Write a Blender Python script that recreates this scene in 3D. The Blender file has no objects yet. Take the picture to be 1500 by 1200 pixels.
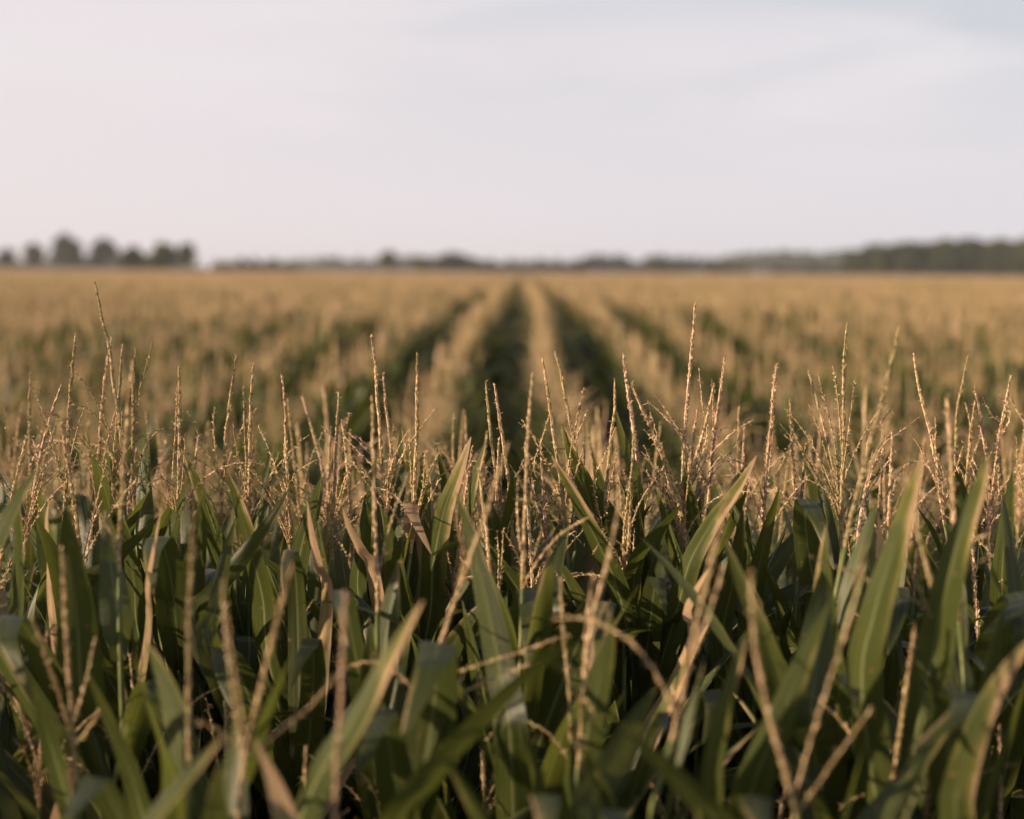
import bpy, math, random
import numpy as np
from mathutils import Vector, Matrix, Euler

SC = bpy.context.scene
COL = SC.collection
R = math.radians
random.seed(7)
rng = np.random.default_rng(11)

# ------------------------------------------------------------------ camera
EYE = Vector((0.0, 0.0, 2.35))
FPX, PW, PH = 2500.0, 1500.0, 1200.0
PITCH, YAW, ROLL = R(4.58), R(0.28), R(0.42)
cd = bpy.data.cameras.new('camera')
cam = bpy.data.objects.new('camera', cd)
COL.objects.link(cam)
cd.sensor_width = 36.0
cd.lens = FPX / PW * 36.0
cd.clip_start = 0.05
cd.clip_end = 20000.0
cam.matrix_world = Matrix.Translation(EYE) @ Matrix.Rotation(YAW, 4, 'Z') @ Matrix.Rotation(R(90) - PITCH, 4, 'X') @ Matrix.Rotation(ROLL, 4, 'Z')
cd.dof.use_dof = True
cd.dof.focus_distance = 3.0
cd.dof.aperture_fstop = 2.15
SC.camera = cam
CM = cam.matrix_world.to_3x3()


def at(px, py, Y):
    """world point on the plane y = Y seen at photograph pixel (px, py)"""
    d = CM @ Vector(((px - PW / 2) / FPX, -(py - PH / 2) / FPX, -1.0))
    return EYE + d * (Y / d.y)


# ------------------------------------------------------------------ materials
def new_mat(name):
    m = bpy.data.materials.new(name)
    m.use_nodes = True
    nt = m.node_tree
    for n in list(nt.nodes):
        nt.nodes.remove(n)
    return m, nt


def N(nt, t, **kw):
    n = nt.nodes.new(t)
    for k, v in kw.items():
        setattr(n, k, v)
    return n


def L(nt, a, b):
    nt.links.new(a, b)


def mixc(nt, fac, a, b, blend='MIX'):
    n = N(nt, 'ShaderNodeMix', data_type='RGBA', blend_type=blend)
    if isinstance(fac, (int, float)):
        n.inputs[0].default_value = fac
    else:
        L(nt, fac, n.inputs[0])
    for i, c in ((6, a), (7, b)):
        if isinstance(c, tuple):
            n.inputs[i].default_value = (*c, 1.0)
        else:
            L(nt, c, n.inputs[i])
    return n.outputs[2]


def math_(nt, op, a, b=None, c=None, clamp=False):
    n = N(nt, 'ShaderNodeMath', operation=op, use_clamp=clamp)
    for i, v in enumerate((a, b, c)):
        if v is None:
            continue
        if isinstance(v, (int, float)):
            n.inputs[i].default_value = v
        else:
            L(nt, v, n.inputs[i])
    return n.outputs[0]


def ramp01(nt, x, lo, hi):
    n = N(nt, 'ShaderNodeMapRange', clamp=True)
    n.interpolation_type = 'SMOOTHSTEP'
    n.inputs[1].default_value = lo
    n.inputs[2].default_value = hi
    L(nt, x, n.inputs[0])
    return n.outputs[0]


def leaf_material(name, green_a, green_b, dry_bias=0.0, trans=0.30):
    m, nt = new_mat(name)
    out = N(nt, 'ShaderNodeOutputMaterial')
    uv = N(nt, 'ShaderNodeUVMap')
    sep = N(nt, 'ShaderNodeSeparateXYZ')
    L(nt, uv.outputs[0], sep.inputs[0])
    u, v = sep.outputs[0], sep.outputs[1]
    oi = N(nt, 'ShaderNodeObjectInfo')
    rnd = oi.outputs['Random']
    rnd2 = math_(nt, 'FRACT', math_(nt, 'MULTIPLY', rnd, 17.31))
    rnd3 = math_(nt, 'FRACT', math_(nt, 'MULTIPLY', rnd, 71.77))
    tc = N(nt, 'ShaderNodeTexCoord')
    # long streaks that follow the blade
    comb = N(nt, 'ShaderNodeCombineXYZ')
    L(nt, math_(nt, 'MULTIPLY', u, 14.0), comb.inputs[0])
    L(nt, math_(nt, 'MULTIPLY', v, 1.6), comb.inputs[1])
    L(nt, math_(nt, 'MULTIPLY', rnd, 90.0), comb.inputs[2])
    streak = N(nt, 'ShaderNodeTexNoise')
    streak.inputs['Scale'].default_value = 1.0
    streak.inputs['Detail'].default_value = 3.0
    L(nt, comb.outputs[0], streak.inputs['Vector'])
    blot = N(nt, 'ShaderNodeTexNoise')
    blot.inputs['Scale'].default_value = 14.0
    blot.inputs['Detail'].default_value = 3.0
    L(nt, tc.outputs['Object'], blot.inputs['Vector'])
    g = mixc(nt, rnd, green_a, green_b)
    g = mixc(nt, ramp01(nt, streak.outputs[0], 0.35, 0.7), g, (green_b[0] * 1.35, green_b[1] * 1.2, green_b[2] * 1.1))
    # midrib: pale
    au = math_(nt, 'ABSOLUTE', math_(nt, 'SUBTRACT', u, 0.5))
    rib = math_(nt, 'SUBTRACT', 1.0, ramp01(nt, au, 0.022, 0.055))
    rib = math_(nt, 'MULTIPLY', rib, math_(nt, 'SUBTRACT', 1.0, ramp01(nt, v, 0.5, 0.95)))
    g = mixc(nt, math_(nt, 'MULTIPLY', rib, 0.75), g, (0.20, 0.22, 0.10))
    # fine parallel veins and a few brown flecks
    line = ramp01(nt, math_(nt, 'SINE', math_(nt, 'ADD', math_(nt, 'MULTIPLY', u, 118.0), math_(nt, 'MULTIPLY', streak.outputs[0], 6.0))), 0.2, 0.95)
    g = mixc(nt, math_(nt, 'MULTIPLY', line, 0.35), g, (green_b[0] * 1.7, green_b[1] * 1.55, green_b[2] * 1.6))
    fl = N(nt, 'ShaderNodeTexNoise')
    fl.inputs['Scale'].default_value = 75.0
    fl.inputs['Detail'].default_value = 2.0
    L(nt, tc.outputs['Object'], fl.inputs['Vector'])
    g = mixc(nt, math_(nt, 'MULTIPLY', ramp01(nt, fl.outputs[0], 0.66, 0.74), 0.8), g, (0.17, 0.11, 0.045))
    # dry tip and margins
    d1 = math_(nt, 'ADD', v, math_(nt, 'MULTIPLY', math_(nt, 'SUBTRACT', blot.outputs[0], 0.5), 0.5))
    d1 = math_(nt, 'ADD', d1, math_(nt, 'MULTIPLY', math_(nt, 'SUBTRACT', au, 0.3), 0.4))
    d1 = math_(nt, 'ADD', d1, math_(nt, 'MULTIPLY', math_(nt, 'SUBTRACT', 0.5, u), 0.28))
    d1 = math_(nt, 'ADD', d1, math_(nt, 'MULTIPLY', math_(nt, 'SUBTRACT', streak.outputs[0], 0.5), 0.35))
    thr = math_(nt, 'SUBTRACT', 1.10 - dry_bias, math_(nt, 'MULTIPLY', math_(nt, 'POWER', rnd2, 5.0), 0.34))
    dd = math_(nt, 'SUBTRACT', d1, thr)
    dry = ramp01(nt, dd, 0.0, 0.16)
    yel = ramp01(nt, dd, -0.16, 0.06)
    g = mixc(nt, math_(nt, 'MULTIPLY', yel, 0.7), g, (0.22, 0.2, 0.05))
    dryc = mixc(nt, rnd3, (0.46, 0.28, 0.16), (0.36, 0.25, 0.14))
    dryc = mixc(nt, ramp01(nt, streak.outputs[0], 0.3, 0.65), dryc, (0.5, 0.34, 0.2))
    c = mixc(nt, dry, g, dryc)
    # veins as bump
    vein = math_(nt, 'SINE', math_(nt, 'MULTIPLY', u, 150.0))
    hgt = math_(nt, 'ADD', math_(nt, 'MULTIPLY', vein, 0.35), math_(nt, 'MULTIPLY', streak.outputs[0], 1.2))
    bump = N(nt, 'ShaderNodeBump')
    bump.inputs['Strength'].default_value = 0.5
    bump.inputs['Distance'].default_value = 0.002
    L(nt, hgt, bump.inputs['Height'])
    p = N(nt, 'ShaderNodeBsdfPrincipled')
    L(nt, c, p.inputs['Base Color'])
    L(nt, math_(nt, 'ADD', 0.38, math_(nt, 'MULTIPLY', dry, 0.3)), p.inputs['Roughness'])
    p.inputs['Specular IOR Level'].default_value = 0.4
    L(nt, bump.outputs[0], p.inputs['Normal'])
    tr = N(nt, 'ShaderNodeBsdfTranslucent')
    tcol = mixc(nt, 0.6, c, (0.22, 0.25, 0.04))
    tcol = mixc(nt, dry, tcol, c)
    L(nt, tcol, tr.inputs[0])
    mx = N(nt, 'ShaderNodeMixShader')
    mx.inputs[0].default_value = trans
    L(nt, p.outputs[0], mx.inputs[1])
    L(nt, tr.outputs[0], mx.inputs[2])
    L(nt, mx.outputs[0], out.inputs[0])
    return m


def tassel_material(name, a, b):
    m, nt = new_mat(name)
    out = N(nt, 'ShaderNodeOutputMaterial')
    oi = N(nt, 'ShaderNodeObjectInfo')
    tc = N(nt, 'ShaderNodeTexCoord')
    nz = N(nt, 'ShaderNodeTexNoise')
    nz.inputs['Scale'].default_value = 160.0
    nz.inputs['Detail'].default_value = 1.0
    L(nt, tc.outputs['Object'], nz.inputs['Vector'])
    nb = N(nt, 'ShaderNodeTexNoise')
    nb.inputs['Scale'].default_value = 9.0
    L(nt, tc.outputs['Object'], nb.inputs['Vector'])
    c = mixc(nt, oi.outputs['Random'], a, b)
    c = mixc(nt, ramp01(nt, nb.outputs[0], 0.45, 0.75), c, (a[0] * 0.78, a[1] * 0.95, a[2] * 0.75))
    geo = N(nt, 'ShaderNodeNewGeometry')
    patch = N(nt, 'ShaderNodeTexNoise')
    patch.inputs['Scale'].default_value = 0.055
    patch.inputs['Detail'].default_value = 3.0
    L(nt, geo.outputs['Position'], patch.inputs['Vector'])
    c = mixc(nt, math_(nt, 'MULTIPLY', ramp01(nt, patch.outputs[0], 0.45, 0.68), 0.6), c, (0.33, 0.28, 0.12))
    c = mixc(nt, ramp01(nt, nz.outputs[0], 0.36, 0.56), (a[0] * 0.66, a[1] * 0.6, a[2] * 0.52), c)
    c = mixc(nt, ramp01(nt, nz.outputs[0], 0.6, 0.72), c, (min(1, b[0] * 1.25), min(1, b[1] * 1.25), min(1, b[2] * 1.3)))
    p = N(nt, 'ShaderNodeBsdfPrincipled')
    L(nt, c, p.inputs['Base Color'])
    p.inputs['Roughness'].default_value = 0.65
    p.inputs['Specular IOR Level'].default_value = 0.25
    tr = N(nt, 'ShaderNodeBsdfTranslucent')
    L(nt, c, tr.inputs[0])
    mx = N(nt, 'ShaderNodeMixShader')
    mx.inputs[0].default_value = 0.25
    L(nt, p.outputs[0], mx.inputs[1])
    L(nt, tr.outputs[0], mx.inputs[2])
    L(nt, mx.outputs[0], out.inputs[0])
    return m


def plain_material(name, a, b, scale, rough=0.9, detail=6.0, bump=0.0, coord='Object'):
    m, nt = new_mat(name)
    out = N(nt, 'ShaderNodeOutputMaterial')
    tc = N(nt, 'ShaderNodeTexCoord')
    nz = N(nt, 'ShaderNodeTexNoise')
    nz.inputs['Scale'].default_value = scale
    nz.inputs['Detail'].default_value = detail
    L(nt, tc.outputs[coord], nz.inputs['Vector'])
    oi = N(nt, 'ShaderNodeObjectInfo')
    f = math_(nt, 'ADD', ramp01(nt, nz.outputs[0], 0.3, 0.7), math_(nt, 'MULTIPLY', math_(nt, 'SUBTRACT', oi.outputs['Random'], 0.5), 0.7), clamp=True)
    c = mixc(nt, f, a, b)
    p = N(nt, 'ShaderNodeBsdfPrincipled')
    L(nt, c, p.inputs['Base Color'])
    p.inputs['Roughness'].default_value = rough
    p.inputs['Specular IOR Level'].default_value = 0.25
    if bump:
        bp = N(nt, 'ShaderNodeBump')
        bp.inputs['Strength'].default_value = bump
        L(nt, nz.outputs[0], bp.inputs['Height'])
        L(nt, bp.outputs[0], p.inputs['Normal'])
    L(nt, p.outputs[0], out.inputs[0])
    return m


GA, GB = (0.026, 0.038, 0.009), (0.048, 0.062, 0.015)
M_LEAF = leaf_material('maize_leaf_green', GA, GB)
M_LEAF_TIP = leaf_material('maize_leaf_browning', GA, GB, dry_bias=0.13)
M_LEAF_DRY = leaf_material('maize_leaf_dry', (0.3, 0.2, 0.1), (0.36, 0.25, 0.13), dry_bias=0.62, trans=0.34)
M_TAN = tassel_material('tassel_tan', (0.55, 0.395, 0.215), (0.68, 0.505, 0.31))
M_ROSY = tassel_material('tassel_rosy', (0.58, 0.40, 0.26), (0.70, 0.51, 0.35))
M_OLIVE = tassel_material('tassel_olive', (0.43, 0.33, 0.17), (0.52, 0.40, 0.23))
M_STALK = plain_material('maize_stalk_green', (0.085, 0.11, 0.035), (0.16, 0.17, 0.06), 30.0, rough=0.5)
M_SOIL = plain_material('field_soil', (0.05, 0.036, 0.025), (0.11, 0.08, 0.055), 3.0, bump=0.6)
M_STUBBLE = plain_material('pale_stubble', (0.30, 0.225, 0.145), (0.40, 0.31, 0.21), 0.05)
M_TREE = plain_material('tree_foliage', (0.040, 0.052, 0.016), (0.085, 0.098, 0.028), 0.6)
M_TREE_DARK = plain_material('tree_foliage_dark', (0.022, 0.030, 0.016), (0.042, 0.052, 0.024), 0.6)
M_BARK = plain_material('tree_bark', (0.06, 0.048, 0.036), (0.12, 0.10, 0.08), 4.0)
TASSEL = {'t': M_TAN, 'r': M_ROSY, 'o': M_OLIVE}


# ------------------------------------------------------------------ mesh helpers
class MB:
    """collects vertices, faces, uvs and material slots of ONE mesh"""

    def __init__(self):
        self.v, self.f, self.uv, self.mi, self.n = [], [], [], [], 0

    def add(self, verts, faces, uvs=None, mi=0):
        verts = np.asarray(verts, float)
        o = self.n
        self.v.append(verts)
        self.f += [tuple(i + o for i in f) for f in faces]
        self.mi += [mi] * len(faces)
        self.uv.append(np.zeros((len(verts), 2)) if uvs is None else np.asarray(uvs, float))
        self.n += len(verts)

    def mesh(self, name, mats, smooth=True):
        me = bpy.data.meshes.new(name)
        V = np.concatenate(self.v)
        me.from_pydata(V.tolist(), [], self.f)
        for m in mats:
            me.materials.append(m)
        UV = np.concatenate(self.uv)
        lay = me.uv_layers.new(name='UVMap')
        li = np.empty(len(me.loops), np.int32)
        me.loops.foreach_get('vertex_index', li)
        lay.data.foreach_set('uv', UV[li].ravel())
        if len(mats) > 1:
            me.polygons.foreach_set('material_index', np.array(self.mi, np.int32))
        me.polygons.foreach_set('use_smooth', np.full(len(self.f), smooth))
        me.update()
        return me


def link(name, data, parent=None, loc=None):
    o = bpy.data.objects.new(name, data)
    COL.objects.link(o)
    if parent is not None:
        o.parent = parent
    if loc is not None:
        o.location = loc
    return o


def tag(o, label=None, cat=None, group=None, kind=None):
    for k, v in (('label', label), ('category', cat), ('group', group), ('kind', kind)):
        if v:
            o[k] = v
    return o


def spline(pts, n):
    """Catmull-Rom through pts, n samples evenly spread by length"""
    P = np.array([list(p) for p in pts], float)
    if len(P) == 2:
        t = np.linspace(0, 1, n)[:, None]
        return P[0] * (1 - t) + P[1] * t
    E = np.vstack([2 * P[0] - P[1], P, 2 * P[-1] - P[-2]])
    out = []
    for i in range(len(P) - 1):
        p0, p1, p2, p3 = E[i:i + 4]
        t = np.linspace(0, 1, 24, endpoint=False)[:, None]
        out.append(0.5 * ((2 * p1) + (p2 - p0) * t + (2 * p0 - 5 * p1 + 4 * p2 - p3) * t ** 2 + (3 * p1 - p0 - 3 * p2 + p3) * t ** 3))
    out = np.vstack(out + [P[-1:]])
    s = np.concatenate([[0], np.cumsum(np.linalg.norm(np.diff(out, axis=0), axis=1))])
    q = np.linspace(0, s[-1], n)
    return np.stack([np.interp(q, s, out[:, k]) for k in range(3)], axis=1)


def unit(a):
    return a / np.maximum(np.linalg.norm(a, axis=-1, keepdims=True), 1e-9)


def frames(P):
    T = unit(np.gradient(P, axis=0))
    ref = np.array([0.13, 0.97, 0.21]) if abs(T[0][2]) > 0.5 else np.array([0.1, 0.2, 1.0])
    A = unit(np.cross(T, ref))
    B = np.cross(T, A)
    return T, A, B


def tube(mb, P, rad, sides=6, mi=0, cap=True):
    P = np.asarray(P, float)
    n = len(P)
    rad = np.broadcast_to(np.asarray(rad, float), (n,))
    T, A, B = frames(P)
    a = np.arange(sides) * 2 * math.pi / sides
    V = (P[:, None] + rad[:, None, None] * (np.cos(a)[None, :, None] * A[:, None] + np.sin(a)[None, :, None] * B[:, None])).reshape(-1, 3)
    F = [(i * sides + k, i * sides + (k + 1) % sides, (i + 1) * sides + (k + 1) % sides, (i + 1) * sides + k) for i in range(n - 1) for k in range(sides)]
    if cap:
        F.append(tuple(range(sides))[::-1])
        F.append(tuple((n - 1) * sides + k for k in range(sides)))
    mb.add(V, F, None, mi)


def spikelets(mb, pos, dirs, lens, wid, mi=0):
    """small spindle bodies, three-sided, rooted on the axis"""
    n = len(pos)
    ref = np.cross(dirs, rng.normal(size=(n, 3)))
    A = unit(ref)
    B = np.cross(dirs, A)
    mid = pos + dirs * (lens * 0.42)[:, None]
    V = np.empty((n, 5, 3))
    V[:, 0] = pos
    for k in range(3):
        a = k * 2 * math.pi / 3
        V[:, 1 + k] = mid + (math.cos(a) * A + math.sin(a) * B) * (wid * 0.5)[:, None]
    V[:, 4] = pos + dirs * lens[:, None]
    F = []
    for i in range(n):
        o = i * 5
        F += [(o, o + 2, o + 1), (o, o + 3, o + 2), (o, o + 1, o + 3), (o + 4, o + 1, o + 2), (o + 4, o + 2, o + 3), (o + 4, o + 3, o + 1)]
    mb.add(V.reshape(-1, 3), F, None, mi)


def spike_geo(mb, P, r0, opening=0.25, step=0.0034, per=4, size=0.0078, bare=0.0, mi=0, sides=5, anthers=0.1):
    """a tassel axis (P runs base -> tip) with spikelets pressed against it"""
    P = np.asarray(P, float)
    n = len(P)
    rad = r0 * np.interp(np.linspace(0, 1, n), [0, 0.75, 1], [1, 0.8, 0.4])
    tube(mb, P, rad, sides, mi)
    s = np.concatenate([[0], np.cumsum(np.linalg.norm(np.diff(P, axis=0), axis=1))])
    Lt = s[-1]
    q = np.arange(bare, Lt, step)
    if not len(q):
        return
    q = np.repeat(q, per) + rng.normal(0, step * 0.35, len(q) * per)
    q = np.clip(q, bare, Lt)
    q = q[rng.random(len(q)) > 0.10]
    m = len(q)
    pos = np.stack([np.interp(q, s, P[:, k]) for k in range(3)], axis=1)
    T, A, B = frames(P)
    t = unit(np.stack([np.interp(q, s, T[:, k]) for k in range(3)], axis=1))
    a_ = unit(np.cross(t, rng.normal(size=(m, 3))))
    rr = np.interp(q, s, rad)
    pos = pos + a_ * (rr * 0.7)[:, None]
    op = np.abs(rng.normal(opening, opening * 0.5, m))
    dirs = unit(t + a_ * op[:, None])
    ln = size * rng.uniform(0.75, 1.2, m) * np.interp(q / Lt, [0, 0.8, 1], [1, 0.95, 0.7])
    spikelets(mb, pos, dirs, ln, ln * rng.uniform(0.32, 0.46, m), mi)
    k = int(m * anthers)
    if k:
        i = rng.choice(m, k, replace=False)
        st = pos[i] + dirs[i] * (ln[i] * 0.75)[:, None]
        dn = unit(dirs[i] * 0.6 + a_[i] * 1.0 + np.array([0, 0, -0.7]) + rng.normal(0, 0.35, (k, 3)))
        spikelets(mb, st, dn, rng.uniform(0.004, 0.008, k), np.full(k, 0.0013), mi)


def leaf_geo(mb, C, width, side0, twist=0.0, fold=0.35, wave=0.0, across=4, mi=0, phase=0.0, basew=0.55, tipp=1.6):
    """blade along C (base -> tip); side0 is the across direction at the base"""
    C = np.asarray(C, float)
    n = len(C)
    s = np.linspace(0, 1, n)
    T = unit(np.gradient(C, axis=0))
    S = np.asarray(side0, float)[None, :].repeat(n, 0) if np.ndim(side0) == 1 else np.asarray(side0, float)
    S = unit(S - T * (S * T).sum(1, keepdims=True))
    Nn = np.cross(S, T)
    tw = twist * s ** 1.3
    S, Nn = S * np.cos(tw)[:, None] + Nn * np.sin(tw)[:, None], Nn * np.cos(tw)[:, None] - S * np.sin(tw)[:, None]
    w = width * np.minimum(1.0, basew + (1 - basew) * s / 0.28) * (1 - s ** 2.4) ** (tipp / 1.6) * (1 - 0.12 * s)
    w = np.maximum(w, 0.0012)
    us = np.linspace(-1, 1, across + 1)
    Lc = np.linalg.norm(np.diff(C, axis=0), axis=1).sum()
    V, UV = [], []
    for j, u in enumerate(us):
        wv = wave * (abs(u) ** 2) * np.sin(s * Lc * (26 + 7 * u) + phase + (2.1 if u > 0 else 0)) * np.minimum(1, 4 * s) * (1 - s)
        fo = fold * (1 - 0.75 * s)
        off = S * (u * w * 0.5 * np.cos(fo))[:, None] + Nn * (abs(u) * w * 0.5 * np.sin(fo) + wv)[:, None]
        V.append(C + off)
        UV.append(np.stack([np.full(n, (u + 1) / 2), s], axis=1))
    V = np.stack(V, 1).reshape(-1, 3)
    UV = np.stack(UV, 1).reshape(-1, 2)
    k = across + 1
    F = [(i * k + j, i * k + j + 1, (i + 1) * k + j + 1, (i + 1) * k + j) for i in range(n - 1) for j in range(across)]
    mb.add(V, F, UV, mi)


def arc(start, az, th0, th1, length, n, p=1.3, kink=None, sway=0.0):
    """centreline whose angle from the vertical runs th0 -> th1; kink = (where, angle) bends it over"""
    s = np.linspace(0, 1, n)
    th = th0 + (th1 - th0) * s ** p
    if kink:
        th = th + kink[1] * (1 / (1 + np.exp(-(s - kink[0]) * 40)))
    th = np.minimum(th, R(172))
    az_ = az + sway * s ** 2
    ds = length / (n - 1)
    d = np.stack([np.sin(th) * np.cos(az_), np.sin(th) * np.sin(az_), np.cos(th)], 1) * ds
    C = np.vstack([[0, 0, 0], np.cumsum((d[1:] + d[:-1]) / 2, axis=0)])
    return C + np.asarray(start)


def rand_leaf(mb, start, az, pos, length=None, n=16, across=4, mi=0, rnd=random):
    """pos 0 = flag leaf at the top, grows with each leaf below"""
    Lf = length or (0.25 + 0.115 * min(pos, 4)) * rnd.uniform(0.85, 1.15)
    w = (0.052 + 0.011 * min(pos, 4)) * rnd.uniform(0.85, 1.15)
    kind = rnd.random()
    th0 = R(rnd.uniform(8, 24))
    kink = None
    if pos < 2 and kind < 0.8:
        th0 = R(rnd.uniform(4, 15)); th1 = R(rnd.uniform(14, 40)); p = 1.2
    elif kind < 0.36:
        th1 = R(rnd.uniform(25, 55)); p = 1.2
    elif kind < 0.68:
        th1 = R(rnd.uniform(70, 135)); p = 1.8
    else:
        th1 = R(rnd.uniform(35, 60)); p = 1.2
        kink = (rnd.uniform(0.4, 0.72), R(rnd.uniform(70, 115)))
    C = arc(start, az, th0, th1, Lf, n, p, kink, rnd.uniform(-0.6, 0.6))
    side = np.array([-math.sin(az), math.cos(az), 0.0])
    leaf_geo(mb, C, w, side, rnd.uniform(-1.1, 1.1), rnd.uniform(0.2, 0.55), rnd.uniform(0.004, 0.014), across, mi, rnd.uniform(0, 6), basew=0.5)


# ------------------------------------------------------------------ one maize plant, in world metres
PLANTS = []   # (root, x, y, stalk curve)
LEAFMATS = [M_LEAF] * 24 + [M_LEAF_TIP] * 4 + [M_LEAF_DRY] * 1


def plant_root(x, y, label, group, gz=0.0):
    r = bpy.data.objects.new('maize_plant', None)
    COL.objects.link(r)
    r.empty_display_size = 0.2
    r.location = (x, y, gz)
    tag(r, label, 'maize plant', group)
    return r


def add_stalk(root, S, r_top=0.0032, r_bot=0.012):
    mb = MB()
    n = len(S)
    rad = np.interp(np.linspace(0, 1, n), [0, 0.45, 0.8, 1], [r_bot, r_bot * 0.8, r_bot * 0.45, r_top])
    tube(mb, S, rad, 7)
    return link('stalk', mb.mesh('stalk', [M_STALK]), root)


def add_tassel(root, P, mat, branches, opening, r0=0.0033):
    mb = MB()
    spike_geo(mb, P, r0, opening, bare=0.02)
    t = link('tassel', mb.mesh('tassel_spike', [mat], smooth=False), root)
    for B, op in branches:
        bm = MB()
        spike_geo(bm, B, 0.0011, op, step=0.0056, per=2, size=0.0068, bare=0.012, sides=4, anthers=0.22)
        link('tassel_branch', bm.mesh('tassel_branch', [mat], smooth=False), t)
    return t


def lateral(P, rnd, wide=1.0):
    """a side branch leaving the lowest part of the spike P (base -> tip)"""
    i = rnd.randint(0, max(1, len(P) // 5))
    az = rnd.uniform(0, 2 * math.pi)
    th0 = R(rnd.uniform(12, 34)) * wide
    th1 = th0 + R(rnd.uniform(0, 45)) * wide
    if rnd.random() < 0.22:
        th1 = R(rnd.uniform(100, 160))
    return arc(P[i], az, th0, th1, rnd.uniform(0.11, 0.22), 12, 1.4, None, rnd.uniform(-0.5, 0.5))


def build_plant(label, group, P, mat, nb, exb=(), opening=0.25, thick=0.0033, leaves=9, rnd=random, lean=0.03, az=None, top_gap=None, matpool=LEAFMATS):
    """P: world polyline of the spike, base -> tip. The stalk falls from its base to the ground."""
    b = np.array(P[0])
    gx, gy = b[0] + rnd.uniform(-lean, lean), b[1] + rnd.uniform(-lean, lean)
    root = plant_root(gx, gy, label, group)
    off = np.array([gx, gy, 0.0])
    d = unit(np.array(P[0]) - np.array(P[min(2, len(P) - 1)]))
    k = b + d * 0.12
    S = spline([(gx, gy, -0.03), (gx + (k[0] - gx) * 0.4, gy + (k[1] - gy) * 0.4, b[2] * 0.55), tuple(k), tuple(b)], 22)
    add_stalk(root, S - off)
    P = np.array(P)
    br = [(lateral(P, rnd) - off, rnd.uniform(0.25, 0.6)) for _ in range(nb)] + [(np.array(q) - off, rnd.uniform(0.3, 0.6)) for q in exb]
    add_tassel(root, P - off, mat, br, opening, thick)
    z = b[2] - (top_gap if top_gap is not None else rnd.uniform(0.08, 0.17))
    az = rnd.uniform(0, math.pi) if az is None else az
    sz = S[:, 2]
    for i in range(leaves):
        if z < 0.25:
            break
        st = np.array([np.interp(z, sz, S[:, 0]), np.interp(z, sz, S[:, 1]), z]) - off
        mb = MB()
        rand_leaf(mb, st, az + (math.pi if i % 2 else 0) + rnd.gauss(0, 0.35), i, rnd=rnd, n=20)
        lo = link('leaf', mb.mesh('leaf', [rnd.choice(matpool)]), root)
        z -= rnd.uniform(0.11, 0.16)
    PLANTS.append((root, S, off))
    return root


# ------------------------------------------------------------------ plants at the field's edge, each read off the photograph
FOCUS = 'maize plants at the edge of the field'
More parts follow.
